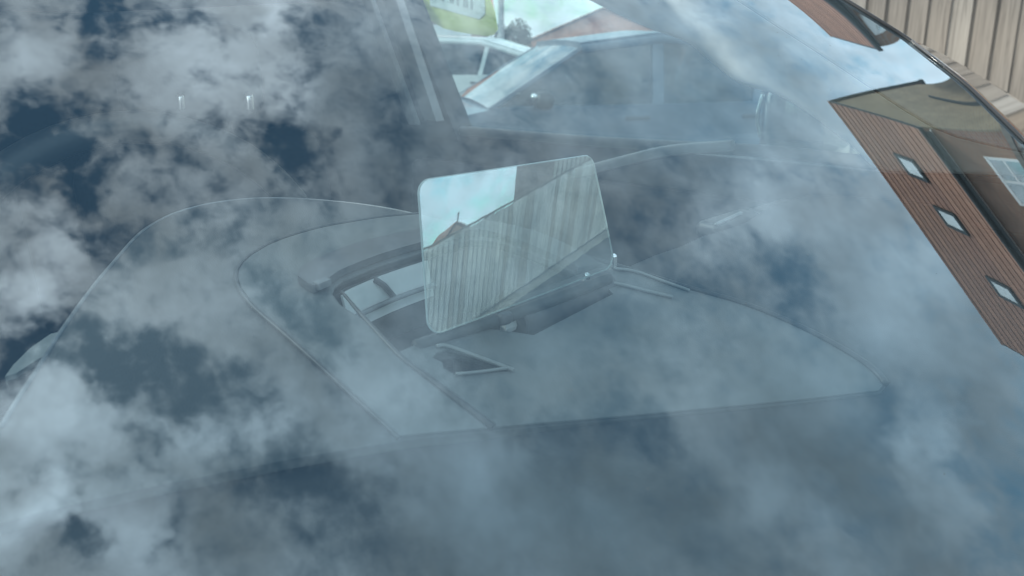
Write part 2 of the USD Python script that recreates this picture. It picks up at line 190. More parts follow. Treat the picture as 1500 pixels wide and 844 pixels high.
def sheet(P, th):
    """a grid surface given a real thickness (downwards along its normals)"""
    P = np.asarray(P, float); du = np.gradient(P, axis=0); dv = np.gradient(P, axis=1); n = np.cross(du, dv); n /= np.linalg.norm(n, axis=-1, keepdims=True)
    Q = P - th * n; a = grid(P); b = grid(Q, True)
    ring = [(i, 0) for i in range(P.shape[0])] + [(P.shape[0] - 1, j) for j in range(1, P.shape[1])] + [(i, P.shape[1] - 1) for i in range(P.shape[0] - 2, -1, -1)] + [(0, j) for j in range(P.shape[1] - 2, -1, -1)]
    R = np.array([[P[i] for i in ring], [Q[i] for i in ring]])
    m = trimesh.util.concatenate([a, b, grid(R)])
    m.merge_vertices(digits_vertex=6); m.fix_normals(); return m
def hull(pts): return trimesh.convex.convex_hull(np.asarray(pts, float))
def rounded(sx, sy, sz, r, seg=3):
    s = m3.Manifold.sphere(r, 4 * seg); c = [s.translate((x * (sx / 2 - r), y * (sy / 2 - r), z * (sz / 2 - r))) for x in (-1, 1) for y in (-1, 1) for z in (-1, 1)]
    m = m3.Manifold.batch_hull(c).to_mesh(); return trimesh.Trimesh(m.vert_properties[:, :3], m.tri_verts, process=False)
def moved(m, loc=(0, 0, 0), rz=0, rx=0, ry=0):
    m = m.copy()
    for a, ax in ((rx, (1, 0, 0)), (ry, (0, 1, 0)), (rz, (0, 0, 1))):
        if a: m.apply_transform(trimesh.transformations.rotation_matrix(a, ax))
    m.apply_translation(loc); return m

# ------------------------------------------------------------------ materials
LOOKS = '/World/Looks/'
def plain(name, col, rough=0.6, metal=0.0, spec=0.5, var=0.0, scale=6.0, bump=0.0, bscale=60.0, coat=0.0):
    n = {'p': ('principled_bsdf', dict(base_color=col, roughness=rough, metallic=metal, specular_ior_level=spec, coat_weight=coat))}; l = []
    if var or bump: n['tc'] = ('texture_coordinate', {})
    if var:
        n['n'] = ('noise_texture', dict(scale=scale, detail=5.0, roughness=0.6)); l.append(('tc.object', 'n.vector'))
        a, b = tuple(c * (1 - var) for c in col), tuple(min(1, c * (1 + var)) for c in col)
        n['r'] = ('rgb_ramp', dict(ramp=[(0.25, a), (0.75, b)])); l += [('n.fac', 'r.fac'), ('r.color', 'p.base_color')]
    if bump:
        n['bn'] = ('noise_texture', dict(scale=bscale, detail=3.0)); n['b'] = ('bump', dict(strength=bump, distance=0.002)); l += [('tc.object', 'bn.vector'), ('bn.fac', 'b.height'), ('b.normal', 'p.normal')]
    return usdkit.material(stage, LOOKS + name, n, l, surface='p.BSDF')
def pane(name, r0, tint, gcol=(1, 1, 1), dust=0.0):
    n = {'lw': ('layer_weight', dict(blend=0.5)), 'pw': ('math', dict(math_type='power', value2=5.0)), 'ma': ('math', dict(math_type='multiply_add', value2=1 - r0, value3=r0)),
         't': ('transparent_bsdf', dict(color=tint)), 'g': ('glossy_bsdf', dict(color=gcol, roughness=0.0)), 'm': ('mix_closure', {})}
    if dust:
        n['d'] = ('diffuse_bsdf', dict(color=(0.55, 0.72, 0.80))); n['o'] = ('mix_closure', dict(fac=dust))
    return usdkit.material(stage, LOOKS + name, n, ([('m.closure', 'o.closure1'), ('d.BSDF', 'o.closure2')] if dust else []) + [('lw.facing', 'pw.value1'), ('pw.value', 'ma.value1'), ('ma.value', 'm.fac'), ('t.BSDF', 'm.closure1'), ('g.BSDF', 'm.closure2')], surface='o.closure' if dust else 'm.closure')
def bricks(name, c1, c2, mortar):
    n = {'tc': ('texture_coordinate', {}), 's': ('separate_xyz', {}), 'a': ('math', dict(math_type='add')), 'c': ('combine_xyz', {}),
         'b': ('brick_texture', dict(color1=c1, color2=c2, mortar=mortar, scale=1.0, brick_width=0.225, row_height=0.075, mortar_size=0.008, bias=0.1)),
         'n': ('noise_texture', dict(scale=1.3, detail=5.0)), 'r': ('rgb_ramp', dict(ramp=[(0.3, (0.75, 0.75, 0.75)), (0.7, (1.1, 1.1, 1.1))])), 'm': ('mix_color', dict(blend_type='multiply', fac=1.0)), 'p': ('principled_bsdf', dict(roughness=0.85))}
    return usdkit.material(stage, LOOKS + name, n, [('tc.object', 's.vector'), ('s.x', 'a.value1'), ('s.y', 'a.value2'), ('a.value', 'c.x'), ('s.z', 'c.y'), ('c.vector', 'b.vector'), ('tc.object', 'n.vector'), ('n.fac', 'r.fac'), ('b.color', 'm.a'), ('r.color', 'm.b'), ('m.result', 'p.base_color')], surface='p.BSDF')
def wood(name, col):
    n = {'tc': ('texture_coordinate', {}), 'mp': ('mapping', dict(scale=(16, 16, 0.9))), 'n': ('noise_texture', dict(scale=3.0, detail=7.0, roughness=0.65, distortion=0.6)),
         'oi': ('object_info', {}), 'n2': ('noise_texture', dict(scale=0.9, detail=4.0)), 'k': ('voronoi_texture', dict(scale=2.2)), 'mk': ('mapping', dict(scale=(2.2, 2.2, 0.9))),
         'kr': ('map_range', dict(from_min=0.03, from_max=0.09, to_min=0.45, to_max=1.0, clamp=True)),
         'r': ('rgb_ramp', dict(ramp=[(0.25, tuple(c * .55 for c in col)), (0.5, col), (0.8, tuple(c * 1.35 for c in col))])),
         'r2': ('rgb_ramp', dict(ramp=[(0.3, (0.7, 0.72, 0.75)), (0.7, (1.15, 1.1, 1.05))])), 'm': ('mix_color', dict(blend_type='multiply', fac=1.0)), 'm2': ('vector_math', dict(math_type='scale')),
         'bu': ('bump', dict(strength=0.4, distance=0.003)), 'p': ('principled_bsdf', dict(roughness=0.85, specular_ior_level=0.25))}
    return usdkit.material(stage, LOOKS + name, n, [('tc.object', 'mp.vector'), ('mp.vector', 'n.vector'), ('n.fac', 'r.fac'), ('tc.object', 'n2.vector'), ('n2.fac', 'r2.fac'), ('r.color', 'm.a'), ('r2.color', 'm.b'),
        ('tc.object', 'mk.vector'), ('mk.vector', 'k.vector'), ('k.distance', 'kr.value'), ('m.result', 'm2.vector1'), ('kr.result', 'm2.scale'), ('m2.vector', 'p.base_color'), ('n.fac', 'bu.height'), ('bu.normal', 'p.normal')], surface='p.BSDF')
GLASS = pane('windscreen_glass', 0.135, (0.79, 0.90, 0.92), (0.77, 0.92, 1.0), 0.005)
COMBINER = pane('coated_display_glass', 0.56, (0.78, 0.86, 0.85), (0.86, 0.97, 1.0))
SIDE_GLASS = pane('side_window_glass', 0.06, (0.86, 0.93, 0.92))
CAR_GLASS = pane('parked_car_glass', 0.06, (0.35, 0.42, 0.46))
HOUSE_GLASS = pane('house_window_glass', 0.30, (0.65, 0.72, 0.72))
BLACK = plain('black_ceramic_border', (0.012, 0.012, 0.013), 0.5)
PAINT = plain('grey_car_paint', (0.09, 0.085, 0.08), 0.12, 0.6, coat=1.0)
DASH = plain('soft_black_dash_plastic', (0.019, 0.020, 0.021), 0.6, spec=0.28, var=0.15, scale=30, bump=0.22, bscale=900)
HOOD = plain('charcoal_hood_plastic', (0.032, 0.035, 0.036), 0.58, spec=0.35, var=0.12, scale=25, bump=0.2, bscale=1100)
PANEL = plain('grained_display_cover', (0.062, 0.069, 0.070), 0.52, spec=0.4, var=0.12, scale=40, bump=0.18, bscale=900)
DARK = plain('near_black_plastic', (0.012, 0.013, 0.014), 0.5, bump=0.2)
RIM = plain('dark_grey_flap_plastic', (0.030, 0.031, 0.034), 0.45, var=0.2, scale=200, bump=0.08, bscale=1800)
GREY = plain('mid_grey_plastic', (0.40, 0.42, 0.42), 0.5, var=0.1, scale=60, bump=0.05, bscale=1800)
PALE = plain('pale_grey_trim', (0.84, 0.85, 0.83), 0.75, var=0.05, bump=0.2, bscale=300)
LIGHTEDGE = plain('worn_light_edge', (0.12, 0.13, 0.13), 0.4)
EDGEGREY = plain('scuffed_hood_edge', (0.085, 0.09, 0.095), 0.5, var=0.6, scale=60)
CHROME = plain('polished_metal', (0.85, 0.85, 0.86), 0.12, 1.0)
SEAT = plain('charcoal_seat_cloth', (0.035, 0.037, 0.042), 0.9, var=0.2, scale=80, bump=0.3, bscale=400)
DOOR = plain('dark_door_plastic', (0.035, 0.037, 0.042), 0.6, var=0.1, bump=0.3, bscale=500)
BELT = plain('grey_seat_belt', (0.22, 0.23, 0.24), 0.8, bump=0.3, bscale=900)
EDGEGLASS = plain('frosted_glass_edge', (0.24, 0.30, 0.30), 0.3)
WOODS = [wood('weathered_fence_wood_' + w_, c) for w_, c in (('grey', (0.275, 0.250, 0.222)), ('tan', (0.30, 0.258, 0.212)), ('brown', (0.20, 0.172, 0.148)), ('silver', (0.335, 0.312, 0.282)), ('fawn', (0.25, 0.217, 0.18)), ('bleached', (0.47, 0.46, 0.44)), ('ash', (0.41, 0.40, 0.38)))]
BRICK = bricks('red_brick', (0.36, 0.185, 0.115), (0.28, 0.135, 0.09), (0.30, 0.26, 0.22))
BUFF = bricks('buff_brick', (0.33, 0.25, 0.155), (0.27, 0.20, 0.125), (0.32, 0.28, 0.22))
TILES = [plain('roof_tile_' + w_, c, 0.8, var=0.2, scale=4) for w_, c in (('terracotta', (0.37, 0.188, 0.125)), ('rust', (0.335, 0.165, 0.108)), ('brown', (0.305, 0.152, 0.105)))]
WHITE = plain('white_window_frame', (0.78, 0.78, 0.77), 0.4)
GUTTER = plain('black_gutter', (0.012, 0.014, 0.014), 0.35)
ASPHALT = plain('asphalt', (0.075, 0.075, 0.073), 0.9, var=0.25, scale=8, bump=0.5, bscale=120)
CONCRETE = plain('gravel_board_concrete', (0.32, 0.30, 0.27), 0.9, var=0.15, scale=10, bump=0.4)

# ------------------------------------------------------------------ setting
def ground_mesh():
    xs = np.unique(np.r_[np.linspace(-400, 400, 41), np.linspace(-20, 20, 21)]); X, Y = np.meshgrid(xs, xs, indexing='ij')
    return grid(np.stack([X, Y, 0.02 * np.sin(X * .3) * np.cos(Y * .23) - 0.02], -1))
obj('ground', ground_mesh(), ASPHALT, kind='structure', label='grey asphalt parking ground around the car', cat='ground')

# ------------------------------------------------------------------ fences
def close_board_fence(name, label, start, length, rot, height, pitch, flip=False, pick=(0, 0, 1, 1, 2, 3, 3, 4, 4), step=.033):
    t = thing(name, label, 'fence', start, rot)      # runs along local +x, boards face local -y
    n = int(length / pitch)
    for i in range(n):
        x0 = i * pitch; w_ = pitch + 0.022; h = height + rng.uniform(-.012, .012); dy = rng.uniform(-.004, .004); lean = rng.uniform(-.004, .004)
        z0 = 0.22
        # feather-edged board: thick on one side, thin on the other, lapped over its neighbour
        prof = [(x0, -step + dy), (x0 + w_, -0.006 + dy), (x0 + w_, 0.0 + dy), (x0, 0.0 + dy - .002)]
        if flip: prof = [(2 * x0 + pitch - a, b) for a, b in prof][::-1]
        v = np.array([(a, b, z0) for a, b in prof] + [(a + lean, b, h) for a, b in prof])
        f = [[0, 1, 5], [0, 5, 4], [1, 2, 6], [1, 6, 5], [2, 3, 7], [2, 7, 6], [3, 0, 4], [3, 4, 7], [4, 5, 6], [4, 6, 7], [0, 2, 1], [0, 3, 2]]
        obj('board', trimesh.Trimesh(v, f, process=False), WOODS[rng.choice(pick)], t)
    for z in (0.45, height / 2 + .05, height - .2): obj('rail', box(0, length, .006, .05, z - .045, z + .045), WOODS[2], t)
    for k in range(int(length / 2.4) + 1): obj('post', box(min(k * 2.4, length - .1), min(k * 2.4, length - .1) + .1, .052, .15, 0, height + .02), WOODS[0], t)
    for k in range(int(length / 2.4)): obj('gravel_board', box(k * 2.4, k * 2.4 + 2.39, -.022, .004, 0.0, .2), CONCRETE, t)
    obj('capping_rail', box(-.02, length + .02, -.035, .055, height + .016, height + .05), WOODS[2], t)
    return t
close_board_fence('side_fence', 'weathered close-board timber fence of vertical boards beyond the windscreen pillar', (-1.75, 4.2, 0), 5.4, 0.0, 1.72, 0.104, True, (0, 0, 1, 3, 3, 4, 6), .024)
close_board_fence('front_fence', 'close-board timber fence reflected in the small display glass', (10.0, 13.6, 0), 11.8, -math.pi / 2, 1.86, 0.12, False, (5, 5, 6, 3), .095)

# ------------------------------------------------------------------ houses with tiled roofs
def gabled_house(name, label, origin, th, hr, he, D, x0, x1, gable_mat, roof_windows=(), windows=(), pipe=None, front_mat=None, courses=15, inset=.30, board=.26):
    """local +x along the ridge, front towards local -y; origin = below the ridge end"""
    t = thing(name, label, 'house', (origin[0], origin[1], 0), th)
    W = D - inset; hw = hr - .10 - 0; slope = (hr - he) / D
    zf = hr - slope * W - .12
    ov = .12
    prof = Polygon([(-W, 0), (W, 0), (W, zf), (0, hr - .12), (-W, zf)])
    def gable(xa, xb):
        m = trimesh.creation.extrude_polygon(prof, xb - xa, engine='earcut'); v = m.vertices.copy(); m.vertices = np.c_[v[:, 2] + xa, v[:, 0], v[:, 1]]; m.fix_normals(); return m
    obj('wall', gable(x0 + ov, x1 - ov), front_mat or BRICK, t)
    for xa, xb in ((x0 + ov - .06, x0 + ov - .003), (x1 - ov + .003, x1 - ov + .06)): obj('gable_wall', gable(xa, xb), gable_mat, t)
    ln = math.hypot(D, hr - he); c, s = D / ln, (hr - he) / ln
    for side in (-1, 1):
        for k in range(courses):
            a0 = k / courses * ln; a1 = min(ln, (k + 1.25) / courses * ln); lift0, lift1 = 0.0, .038
            P = lambda a, h: (side * (a * c + h * s), hr - a * s + h * c)
            q = [P(a0, lift0 - .03), P(a1, lift1 - .03), P(a1, lift1), P(a0, lift0)]
            xa, xb = x0 + rng.uniform(-.01, .01), x1 + rng.uniform(-.01, .01)
            v = np.array([(xa, *p_) for p_ in q] + [(xb, *p_) for p_ in q]); m = hull(v)
            obj('tile_course', m, TILES[rng.randrange(3)], t)
        obj('gutter', tube([(x0 - .05, side * (D + .06), he - .03), (x1 + .05, side * (D + .06), he - .03)], .085, 10), GUTTER, t)
        obj('fascia', box(x0 + ov, x1 - ov, *sorted((side * (D - .045), side * (D - .015))), he - board, he - .02), GUTTER, t)
        obj('soffit', box(x0 + ov, x1 - ov, *sorted((side * (W + .003), side * (D - .05))), he - board, he - board + .03), WHITE, t)
    obj('ridge_tile', tube([(x0 - .02, 0, hr + .005), (x1 + .02, 0, hr + .005)], .075, 10), TILES[2], t)
    for xe in (x0, x1):
        for side in (-1, 1): obj('verge', tube([(xe, 0, hr - .02), (xe, side * D, he)], .05, 6), GUTTER, t)
    for (xa, xb, va, vb) in roof_windows:
        def Q(a, h): return (-(a * c + h * s), hr - a * s + h * c)
        la, lb = va / c, vb / c
        fr = []
        for (u0, u1, w0, w1) in ((xa - .11, xb + .11, la - .11, la), (xa - .11, xb + .11, lb, lb + .11), (xa - .11, xa, la, lb), (xb, xb + .11, la, lb)):
            fr.append(hull([(x_, *Q(a_, h_)) for x_ in (u0, u1) for a_ in (w0, w1) for h_ in (0.0, .11)]))
        w_ = obj('roof_window', fr, GUTTER, t)
        obj('pane', hull([(x_, *Q(a_, h_)) for x_ in (xa, xb) for a_ in (la, lb) for h_ in (.03, .085)]), WHITE_PANE, w_)
    for (xa, xb, za, zb) in windows:
        y = -W
        fr = [box(xa, xb, y - .05, y + .02, za, za + .10), box(xa, xb, y - .05, y + .02, zb - .10, zb), box(xa, xa + .07, y - .05, y + .02, za + .07, zb - .07), box(xb - .07, xb, y - .05, y + .02, za + .07, zb - .07),
              box((xa + xb) / 2 - .035, (xa + xb) / 2 + .035, y - .05, y + .02, za + .07, zb - .07), box(xa + .07, (xa + xb) / 2 - .04, y - .045, y + .02, za + (zb - za) * .62, za + (zb - za) * .62 + .06)]
        w_ = obj('window', fr, WHITE, t)
        obj('pane', box(xa + .06, xb - .06, y - .02, y - .008, za + .06, zb - .06), HOUSE_GLASS, w_)
        obj('sill', box(xa - .08, xb + .08, y - .10, y - .003, za - .07, za - .002), WHITE, w_)
        obj('blind', box(xa + .06, xb - .06, y - .006, y - .002, za + .06, zb - .06), CURTAIN, w_)
    if pipe: obj('drain_pipe', tube(pipe, .05, 8), GUTTER, t)
    return t
CURTAIN = plain('pale_net_curtain', (0.48, 0.54, 0.54), 0.9, var=0.3, scale=3)
WHITE_PANE = plain('bright_roof_window_pane', (0.72, 0.76, 0.76), 0.05, spec=1.0, var=0.1)
def rot_of(th): return math.atan2(math.cos(th), math.sin(th))
ax, ay, th, hr, he, D, L = G['h1']
gabled_house('brick_house', 'red tiled brick house with three roof windows reflected at the right of the windscreen', (ax, ay), rot_of(th), hr, he, D, 0.0, L, BUFF,
    roof_windows=((1.55, 2.1, 1.42, 1.92), (3.3, 3.8, 1.5, 2.0), (5.65, 6.15, 1.6, 2.1)), windows=((0.88, 2.35, 2.95, 4.38), (3.4, 4.9, 2.95, 4.38), (6.3, 7.6, 2.95, 4.38), (.9, 2.4, .9, 2.1), (6.2, 7.6, .9, 2.1)),
    pipe=[(.0, .75, 5.3), (.0, -.2, 4.35), (.0, -1.1, 3.5), (.0, -1.1, 0)])
bx, by, th2, hr2, he2, D2 = G['h2']
gabled_house('brick_house', 'second red tiled brick house reflected above the sky gap by the fence', (bx, by), rot_of(th2), hr2, he2 + .12, D2, -5.5, 0.0, BRICK, inset=.12, board=.13,
    windows=((-2.45, -.45, 3.85, 5.02), (-4.9, -3.4, 3.85, 5.02)))
# far things seen through the far side window, and over the front fence
def at(az, el_or_none, r):
    a = math.radians(az); return np.array([EYE[0] + r * math.sin(a), EYE[1] + r * math.cos(a)])
def simple_house(name, label, c, th, L, D, he, hr, wall, roofs, windows=(), chimney=False):
    t = thing(name, label, 'house', (c[0], c[1], 0), th)
    prof = Polygon([(-D + .3, 0), (D - .3, 0), (D - .3, he - .05), (0, hr - .1), (-D + .3, he - .05)])
    m = trimesh.creation.extrude_polygon(prof, L - .4, engine='earcut'); v = m.vertices.copy(); m.vertices = np.c_[v[:, 2] - L / 2 + .2, v[:, 0], v[:, 1]]; m.fix_normals()
    obj('wall', m, wall, t)
    ln = math.hypot(D, hr - he); n = 12
    for side in (-1, 1):
        for k in range(n):
            a, b = k / n, min(1, (k + 1.2) / n)
            pts = [(x, side * D * q, hr - (hr - he) * q + h) for x in (-L / 2, L / 2) for q, h in ((a, -.02), (b, .01), (b, .06), (a, .02))]
            obj('tile_course', hull(pts), roofs[k % len(roofs)], t)
        obj('gutter', box(-L / 2, L / 2, *sorted((side * (D + .01), side * (D + .11))), he - .09, he), WHITE, t)
    for (xa, xb, za, zb) in windows:
        y = -D + .3
        w_ = obj('window', [box(xa, xb, y - .06, y - .003, za, zb)], WHITE, t)
        nn = 2
        for i in range(nn):
            x0 = xa + .07 + i * (xb - xa - .07) / nn; x1 = xa + (i + 1) * (xb - xa - .07) / nn
            obj('pane', box(x0, x1, y - .075, y - .062, za + .07, zb - .07), WHITE_PANE, w_)
    if chimney: obj('chimney', [box(L * .2, L * .2 + .6, -.3, .3, hr - .4, hr + .9)], wall, t)
    return t
PALETILE = [plain('faded_red_tile_' + w_, c, 0.85, var=0.2, scale=2) for w_, c in (('a', (0.56, 0.25, 0.17)), ('b', (0.50, 0.21, 0.14)))]
p = at(-49.6, 0, 34); simple_house('bungalow', 'brick bungalow with white windows seen past the centre pillar', p, math.radians(47.5), 7.4, 3.4, 2.35, 4.4, BRICK, PALETILE, [(-3.2 + k * 2.3, -1.7 + k * 2.3, .75, 2.0) for k in range(3)])
p = at(-34.8, 0, 62); simple_house('bungalow', 'distant house with a broad red tiled roof above the parked car', p, math.radians(35.6 + 78), 12, 5.6, 1.2, 3.45, PALETILE[0], PALETILE)
p = (41.8, 23.2); simple_house('bungalow', 'small distant gable poking above the front fence in the display glass', p, math.radians(-62.3 + 75), 5, 2.3, 2.5, 4.1, BRICK, TILES, chimney=False)
p = (40.5, 23.4); t = thing('aerial_mast', 'thin aerial mast beside the small gable reflected in the display glass', 'aerial', (p[0], p[1], 0))
obj('mast', tube([(0, 0, 0), (0, 0, 4.75)], .05, 8), GUTTER, t); obj('crossbar', tube([(-.22, -.1, 4.6), (.22, .1, 4.6)], .02, 6), GUTTER, t)
for k in range(5): obj('element', tube([(-.2 + .1 * k, -.08 + .04 * k - .12, 4.62), (-.2 + .1 * k, -.08 + .04 * k + .12, 4.62)], .012, 5), GUTTER, t)
# grey-brown building with ribbed cladding standing behind the front fence
t = thing('garage_block', 'tall grey brown brick block with pale ribbed cladding behind the front fence', 'building', (16.0, 11.27, 0), math.radians(35.8))
obj('wall', box(.0, 6, 0, 5.2, 0, 5.4), bricks('brown_grey_brick', (.20, .15, .13), (.17, .125, .11), (.2, .18, .16)), t)
obj('roof', box(-.15, 6.15, -.15, 5.35, 5.405, 5.55), GUTTER, t)
for k in range(14): obj('cladding_rib', box(-.07, -.003, 1.35 + k * .16, 1.35 + k * .16 + .11, 0.2, 5.3), CONCRETE, t)
# lamp post and a tree near it
p = at(-42.5, 0, 24); t = thing('lamp_post', 'grey street lamp post standing beyond the parked cars', 'lamp post', (p[0], p[1], 0), math.radians(40))
STEEL = plain('galvanised_steel', (.42, .43, .44), .5, .4)
obj('pole', tube([(0, 0, 0), (0, 0, 1.2), (0, 0, 1.25), (0, 0, 6.2)], [.11, .11, .085, .06], 12), STEEL, t)
obj('arm', tube(spline([(0, 0, 6.15), (.2, 0, 6.5), (.9, 0, 6.6)]), .035, 8), STEEL, t); obj('lamp_head', moved(rounded(.6, .22, .14, .06), (1.1, 0, 6.6)), STEEL, t)
p = at(-41.7, 0, 40); t = thing('tree', 'small dark round tree between the lamp post and the red roof', 'tree', (p[0], p[1], 0))
BARK = plain('bark', (.10, .075, .055), .9); LEAF = plain('dark_leaves', (.045, .075, .04), .7, var=.4, scale=1.5)
obj('trunk', tube([(0, 0, 0), (.03, .02, .7), (.0, .05, 1.5)], [.14, .1, .05], 8), BARK, t)
lv, lf = [], []; g = np.random.RandomState(5)
for i in range(2600):
    d_ = g.normal(size=3); d_ /= np.linalg.norm(d_); r_ = g.uniform(.45, 1.0) * (1 + .25 * math.sin(3 * d_[0] + 5 * d_[1])); c_ = np.array([0, 0, 1.55]) + d_ * r_ * np.array([1.05, 1.05, .75])
    a_ = g.normal(size=3); a_ /= np.linalg.norm(a_); b_ = np.cross(a_, g.normal(size=3)); b_ /= np.linalg.norm(b_); k = len(lv); lv += [c_ - .07 * a_, c_ + .04 * b_, c_ + .07 * a_, c_ - .04 * b_]; lf += [[k, k + 1, k + 2], [k, k + 2, k + 3]]
obj('crown', trimesh.Trimesh(lv, lf, process=False), LEAF, t)

# ------------------------------------------------------------------ parked cars
def parked_car(name, label, loc, rot, paint, side_pane):
    """front towards local +x, width along y; 4.3 m long"""
    t = thing(name, label, 'car', loc, rot)
    prof = [(2.12, .32), (2.14, .62), (2.02, .78), (1.1, .97), (-2.0, 1.0), (-2.12, .85), (-2.13, .35), (-1.9, .25), (1.9, .25)]
    cs = m3.CrossSection([np.array(prof)[::-1] if Polygon(prof).exterior.is_ccw is False else np.array(prof)])
    body = cs.extrude(1.74).translate((0, 0, -.87)).rotate((90, 0, 0))
    for x in (1.33, -1.28):
        body = body - m3.Manifold.cylinder(2.4, .36, .36, 40, True).rotate((90, 0, 0)).translate((x, 0, .32))
    body = body.refine_to_length(.18).warp_batch(lambda v: np.c_[v[:, 0], v[:, 1] * (1 - .035 * np.clip((np.abs(v[:, 0]) - .9), 0, None) ** 2) * (1 - .06 * np.clip(np.abs(v[:, 2] - .6) - .1, 0, None)), v[:, 2]])
    obj('body', body, paint, t, 35)
    gh = [(1.15, .96), (.42, 1.40), (-.2, 1.475), (-1.0, 1.44), (-1.75, 1.22), (-2.0, .99)]
    def shell(outline, y0, y1):
        m = trimesh.creation.extrude_polygon(Polygon(outline), y1 - y0, engine='earcut'); v = m.vertices.copy(); m.vertices = np.c_[v[:, 0], v[:, 2] + y0, v[:, 1]]; m.fix_normals(); return m
    taper = lambda y, z: y * (1 - .30 * max(0, z - .96))
    # roof skin and pillars
    def band(idx, w0, th=.03):
        a = np.array(gh)[idx]; P = np.array([[(x_, taper(y_, z_), z_) for y_ in np.linspace(-w0, w0, 9)] for x_, z_ in a]); P[..., 2] += .02 * (1 - (np.linspace(-1, 1, 9)[None] ** 2)); return P
    roofpts = [1, 2, 3, 4]
    obj('roof', sheet(band(roofpts, .80), .04), paint, t, 40)
    obj('windscreen', sheet(band([0, 1], .78), .008), CAR_GLASS, t, 40)
    obj('rear_window', sheet(band([4, 5], .76), .008), CAR_GLASS, t, 40)
    for s in (-1, 1):
        def P2(x, z, o=0.0): return (x, s * (taper(.815, z) + o), z)
        for (xa, za, xb, zb, w_) in ((1.13, .97, .42, 1.40, .05), (-.18, .97, -.2, 1.45, .09), (-1.0, .97, -1.1, 1.40, .06), (-1.98, 1.0, -1.72, 1.23, .12)):
            obj('pillar', hull([P2(xa - w_ / 2, za, o) for o in (-.03, .012)] + [P2(xa + w_ / 2, za, o) for o in (-.03, .012)] + [P2(xb - w_ / 2, zb, o) for o in (-.03, .012)] + [P2(xb + w_ / 2, zb, o) for o in (-.03, .012)]), paint, t)
        rail = [(.42, 1.385), (-.2, 1.46), (-1.0, 1.425), (-1.75, 1.205)]
        obj('roof_rail', tube([P2(x, z) for x, z in rail], .035, 8), paint, t, True)
        for poly in ([(1.06, .98), (.42, 1.37), (-.14, 1.43), (-.13, .98)], [(-.23, .98), (-.25, 1.43), (-1.0, 1.405), (-.96, .98)], [(-1.04, .98), (-1.08, 1.38), (-1.68, 1.20), (-1.85, 1.0)]):
            v = np.array([P2(x, z, o) for o in (-.004, .004) for x, z in poly]); obj('side_pane', hull(v), side_pane, t)
        m = rounded(.14, .20, .13, .05); obj('door_mirror', moved(m, (.78, s * .98, 1.03)), GUTTER, t, 40)
        obj('mirror_lamp', moved(rounded(.05, .05, .05, .02), (.86, s * 1.03, 1.06)), CHROME, t, 40)
        for x in (.35, -.62): obj('door_handle', moved(rounded(.2, .03, .03, .012), (x - .35, s * .865, .88)), GUTTER, t, 40)
        obj('headlight', moved(rounded(.34, .32, .15, .06), (1.92, s * .62, .69)), WHITE_PANE, t, 40)
        obj('tail_light', moved(rounded(.12, .26, .2, .05), (-2.06, s * .66, .82)), plain_red, t, 40)
        for x in (1.33, -1.28):
            w_ = obj('wheel', moved(trimesh.creation.cylinder(.2, .18, sections=28), (x, s * .74, .32), rx=0) if False else moved(trimesh.creation.cylinder(.21, .19, sections=28).apply_transform(trimesh.transformations.rotation_matrix(math.pi / 2, (1, 0, 0))), (x, s * .745, .32)), STEEL, t, 40)
            tor = trimesh.creation.torus(.255, .075, 32, 12); tor.apply_transform(trimesh.transformations.rotation_matrix(math.pi / 2, (1, 0, 0))); obj('tyre', moved(tor, (x, s * .755, .32)), DARK, w_, True)
    obj('cabin_interior', [box(-1.8, .9, -.6, .6, .55, .93), moved(rounded(.16, .44, .62, .06), (-.35, -.35, 1.02)), moved(rounded(.16, .44, .62, .06), (-.35, .35, 1.02)), moved(rounded(.14, 1.1, .5, .06), (-1.35, 0, 1.0))], SEAT, t, 40)
    obj('bumper', moved(rounded(.18, 1.6, .22, .07), (2.07, 0, .42)), paint, t, 40)
    obj('licence_plate', box(2.165, 2.175, -.26, .26, .4, .51), WHITE, t)
    return t
SILVER = plain('silver_blue_paint', (.055, .080, .11), .4, .0, coat=.3)
PALEPAINT = plain('white_car_paint', (.50, .53, .53), .3, coat=.5)
plain_red = plain('red_lamp_plastic', (.35, .02, .02), .2)
p = (-4.2, 5.54); parked_car('parked_car', 'dark blue grey hatchback parked side-on outside the far side window', (p[0], p[1], 0), math.radians(180 + 54), SILVER, CAR_GLASS)
p = at(-47.2, 0, 13.5); parked_car('parked_car', 'pale car further away behind the dark blue grey hatchback', (p[0], p[1], 0), math.radians(180 + 30), PALEPAINT, CAR_GLASS)

# ------------------------------------------------------------------ the car that is photographed
car = thing('car', 'car seen close through its windscreen with a display glass standing on its black dashboard', 'car', (0, 0, 0))
ga, gs, gk, gk4, gc, gkx, gyc, gc3 = G['glass']
def zw(x, y):
    v = y - gyc; return 1.45 + ga - gs * x - (gk + gkx * x) * v ** 2 - gk4 * v ** 4 - gc * x * x - gc3 * x ** 3
def zd(x, y):
    x = np.asarray(x, float); y = np.asarray(y, float); s = x + .12; f = np.where(s > 0, s * s / (np.abs(s) + .15), 0)
    return 1.345 - .62 * f - 1.6 * np.maximum(0, -(y + .42)) ** 2 - .10 * np.maximum(0, y + .25) ** 2
edge = np.array([(-.48, .50), (-.36, .525)] + [(a, b) for a, b in G['edge'] if not -.24 < a < -.2] + [(.06, .368), (.12, .35), (.22, .345), (.42, .34)])
edge = edge[np.argsort(edge[:, 0])]
exs = np.linspace(-.48, .42, 91); ey = np.interp(exs, edge[:, 0], edge[:, 1])
for _ in range(2): ey[1:-1] = .25 * ey[:-2] + .5 * ey[1:-1] + .25 * ey[2:]
P = np.array([[(x, y, zw(x, y)) for y in np.linspace(-.80, b, 110)] for x, b in zip(exs, ey)])
screen = obj('windscreen', grid(P, True), GLASS, car, True)
